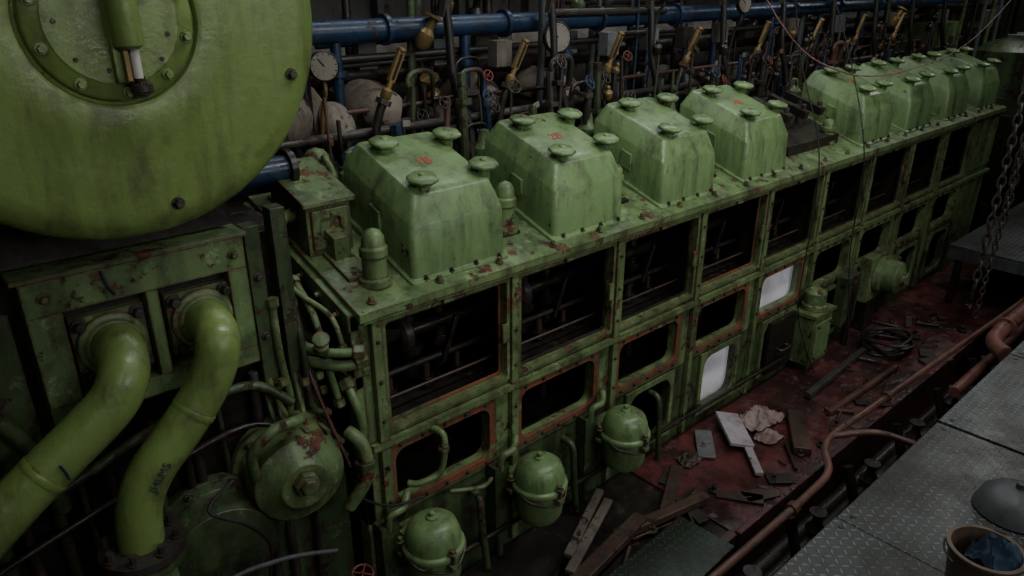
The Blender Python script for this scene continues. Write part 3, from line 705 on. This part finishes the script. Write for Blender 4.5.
def gauge(x, y, z, r):
    b = B('pressure_gauge'); d = Vector((-.25, -1, .1)).normalized(); p = Vector((x, y, z))
    b.lathe([(r * .8, 0), (r, .01), (r, .045), (r * .93, .05), (r * .9, .042)], p, d, OIL, 32)
    b.lathe([(r * .9, 0), (r * .9, .003)], p + d * .041, d, DIAL, 32)
    u = d.cross(Vector((0, 0, 1))).normalized(); w = u.cross(d)
    for q in range(11):
        a = math.radians(-50 + q * 28); c = p + d * .0455 + (u * math.cos(a) + w * math.sin(a)) * r * .74
        b.cyl(c, c + (u * math.cos(a) + w * math.sin(a)) * r * .1, .002, BLACK, 6)
    b.cyl(p + d * .047, p + d * .047 + (u * .5 + w * .6) * r * .8, .0025, BLACK, 6)
    b.tube([p - w * r * .9, p - w * (r + .06), p + Vector((0, .05, -.25)), (x, y + .1, 2.45)], .011, BRASS if x < 1 else STEEL, 8)
    b.done(0)
gauge(1.94, .93, 3.05, .095); gauge(.33, .95, 2.99, .075); gauge(4.05, .95, 3.2, .07); gauge(3.1, 1.0, 3.33, .055)

b = B('flexible_hoses')
for i in range(9):
    x = 1.08 + .885 * i - (.08 if i == 1 else 0)
    b.tube([(x - .03, .95, 4.4), (x, .93, 3.5), (x + .01, .9, 3.1), (x + .02, .88, 2.85), (x + .1, .85, 2.6), (x + .08, .8, 2.38)], .024, BLACK, 12)
    b.cyl((x + .09, .83, 2.38), (x + .09, .84, 2.52), .035, STEEL, 6); b.cyl((x, .93, 3.2), (x + .01, .91, 3.3), .032, STEEL, 6)
b.done(0, parent=SRV)
b = B('cylinder_head_fittings')
for i in range(9):
    x0 = .28 + .885 * i
    for q in range(20):
        x = x0 + R.uniform(0, .85); y = R.uniform(.74, 1.12); z0 = 2.33; h = R.uniform(.15, .6)
        m = R.choice((STEEL, OIL, OIL, GREEND, STEEL, BLUE, COPPER, BLACK)); r = R.choice((.009, .012, .018, .026))
        b.cyl((x, y, z0), (x + R.uniform(-.04, .04), y, z0 + h), r, m, 8)
        b.lathe([(r * 2, 0), (r * 2, .03)], (x, y, z0 + h * R.uniform(.3, .8)), (0, 0, 1), m, 6)
        t = R.random()
        if t < .22: b.wheel((x, y - .03, z0 + h), (R.uniform(-.4, .4), -1, .5), R.uniform(.03, .045), R.choice((STEEL, REDW, GREEND, OIL, BLUE)))
        elif t < .42: b.lathe([(.02, 0), (.032, .02), (.032, .06), (.015, .08), (.015, .1), (0, .11)], (x, y, z0 + h), (R.uniform(-.4, .4), -.3, 1), R.choice((BRASS, STEEL, OIL)), 10)
        elif t < .55: b.obox(Vector((x, y - .02, z0 + h)), (.05, .006, .035), Matrix.Rotation(R.uniform(-.5, .5), 3, 'Y'), R.choice((DIAL, BRASS, GREY)))
        elif t < .8: b.tube([(x, y, z0 + h), (x, y, z0 + h + .05), (x + .06, y, z0 + h + .08), (x + .16, y, z0 + h + .06), (x + .2, y + .05, z0 + h - .1)], r * .8, m, 8)
    b.lathe([(.05, 0), (.07, .03), (.07, .12), (.04, .15), (.03, .22), (0, .23)], (x0 + .08, .8, 2.36), (0, 0, 1), GREENW, 16)
    b.box(x0 + .25, x0 + .42, .72, .85, 2.33, 2.48, STEEL)
b.done(.0015, parent=SRV)
b = B('hanging_cable'); b.tube([(2.6, .7, 4.4), (3.3, .2, 3.15), (3.9, .0, 2.78), (4.8, -.1, 2.72), (6.2, -.1, 2.9), (8.5, .1, 3.6)], .005, PINK, 8)
b.tube([(3.75, .5, 4.2), (3.8, .3, 3.0), (3.75, .0, 2.3), (3.7, -.08, 1.8), (3.66, -.1, 1.0), (3.8, -.25, .45)], .005, BLACK, 8)
b.tube([(4.9, .9, 3.8), (4.6, .3, 2.9), (4.4, -.08, 2.1), (4.42, -.1, 1.3), (4.3, -.3, .43)], .005, BLACK, 8); b.done(0, parent=SRV)
b = B('overhead_pipe_runs')
for i in range(90):
    x = R.uniform(.0, 9.5); y = R.uniform(1.05, 1.65); m = R.choice((OIL, STEEL, GREYD, GREEND, BLUE, OIL, STEEL)); r = R.choice((.012, .018, .025, .035))
    if R.random() < .5: b.tube([(x, y, 5.4), (x, y, 3.9), (x + R.uniform(-.05, .05), y, 3.2), (x + R.uniform(-.05, .05), y, 2.5)], r, m, 10)
    else:
        z = R.uniform(2.5, 3.8); b.cyl((x, y, z), (x + R.uniform(.4, 1.4), y, z + R.uniform(-.03, .03)), r, m, 10)
    if i % 2 == 0: b.lathe([(.03, 0), (.05, .03), (.05, .09), (.025, .12), (.025, .18), (.06, .185), (.06, .2), (0, .2)], (x, y - .08, R.uniform(2.6, 3.5)), (R.uniform(-.5, .5), -.3, 1), R.choice((BLUE, STEEL, GREEND, BRASS, OIL)), 14)
    if i % 3 == 0: b.box(x, x + .12, y - .1, y - .02, 2.9, 3.05, R.choice((GREY, LAG, STEEL)))
b.done(0, parent=SRV)
b = B('distant_machinery')
b.box(9.2, 10.6, .2, 1.6, 0, 2.3, GREEND); b.box(9.4, 10.2, .1, .6, 2.3, 2.75, GREY); b.box(8.5, 9.1, 1.0, 1.9, 2.12, 2.9, GREENW)
b.lathe([(.35, 0), (.35, .7), (.2, .8), (0, .85)], (9.0, .4, 1.9), (0, 0, 1), GREEND, 28); b.box(8.65, 9.35, .1, .75, 0, 1.9, OIL)
b.lathe([(.3, 0), (.3, .5), (.1, .6)], (9.9, -.9, 1.0), (0, 0, 1), GREENW, 28); b.box(10.6, 11.8, -1.5, -.3, 1.0, 2.2, GREEND)
for i in range(18):
    x = R.uniform(8.3, 11); y = R.uniform(-.6, 1); b.tube([(x, y, 4.8), (x, y, 3), (x + R.uniform(-.1, .1), y, 2.2)], R.choice((.02, .04)), R.choice((OIL, GREY, STEEL, GREENW)), 10)
for i in range(7): b.box(9.3 + i * .16, 9.4 + i * .16, .0, .08, 2.35, 2.6 + .1 * (i % 3), GREY)
b.box(9.4, 10.6, .0, .1, 2.3, 2.36, GREY)
for i in range(60):
    x = R.uniform(9.4, 12); y = R.uniform(-1.5, 1.5); b.obox(Vector((x, y, R.uniform(1.0, 3.4))), (R.uniform(.1, .4), R.uniform(.1, .3), R.uniform(.05, .3)), Matrix.Rotation(R.uniform(-.4, .4), 3, 'Z'), R.choice((GREY, STEEL, GREENW, OIL, LAG, OIL)))
b.done(.004)

# ------------------------------------------------------------------ light
def area(name, loc, target, sx, sy, e, col=(1, 1, 1), spread=180):
    L = bpy.data.lights.new(name, 'AREA'); L.shape = 'RECTANGLE'; L.size = sx; L.size_y = sy; L.energy = e; L.color = col; L.spread = math.radians(spread)
    o = bpy.data.objects.new(name, L); o.location = loc
    o.rotation_euler = (Vector(target) - Vector(loc)).to_track_quat('-Z', 'Y').to_euler(); sc.collection.objects.link(o)
area('ceiling_light_aisle', (2.2, -1.7, 5.3), (2.2, .3, 2.0), 5, .35, 62, (1, .99, .97), 140)
area('front_fill_light', (2.0, -4.8, 3.8), (2.0, 0, 1.8), 6, .6, 33, (1, .98, .98), 110)  # unseen fill light, added to brighten the engine front
area('ceiling_light_engine', (3.6, 1.3, 5.4), (3.6, .7, 2), 7, .3, 68, (.97, 1, 1))
area('ceiling_light_far', (9.5, -.5, 5.2), (9.0, 0, 1), 2, 1, 45, (1, 1, .98))
area('ceiling_light_turbo', (-2.2, -3.4, 4.6), (-.9, 0, 2.4), 1.0, .4, 12, (1, 1, .97))
w = bpy.data.worlds.new('World'); sc.world = w; w.use_nodes = True
w.node_tree.nodes['Background'].inputs[0].default_value = (.5, .55, .6, 1); w.node_tree.nodes['Background'].inputs[1].default_value = .02

# ------------------------------------------------------------------ camera
cam = bpy.data.cameras.new('camera'); cam.lens = 740 / 1024 * 36; cam.sensor_width = 36; cam.clip_start = .05
co = bpy.data.objects.new('camera', cam); sc.collection.objects.link(co)
r = Vector((.7455, -.6662, 0)).normalized(); f = Vector((.6144, .6876, -.3875)).normalized(); u = r.cross(f).normalized()
M = Matrix((r, u, -f)).transposed().to_4x4(); M.translation = Vector((-1.517, -2.537, 3.4))
co.matrix_world = M; sc.camera = co
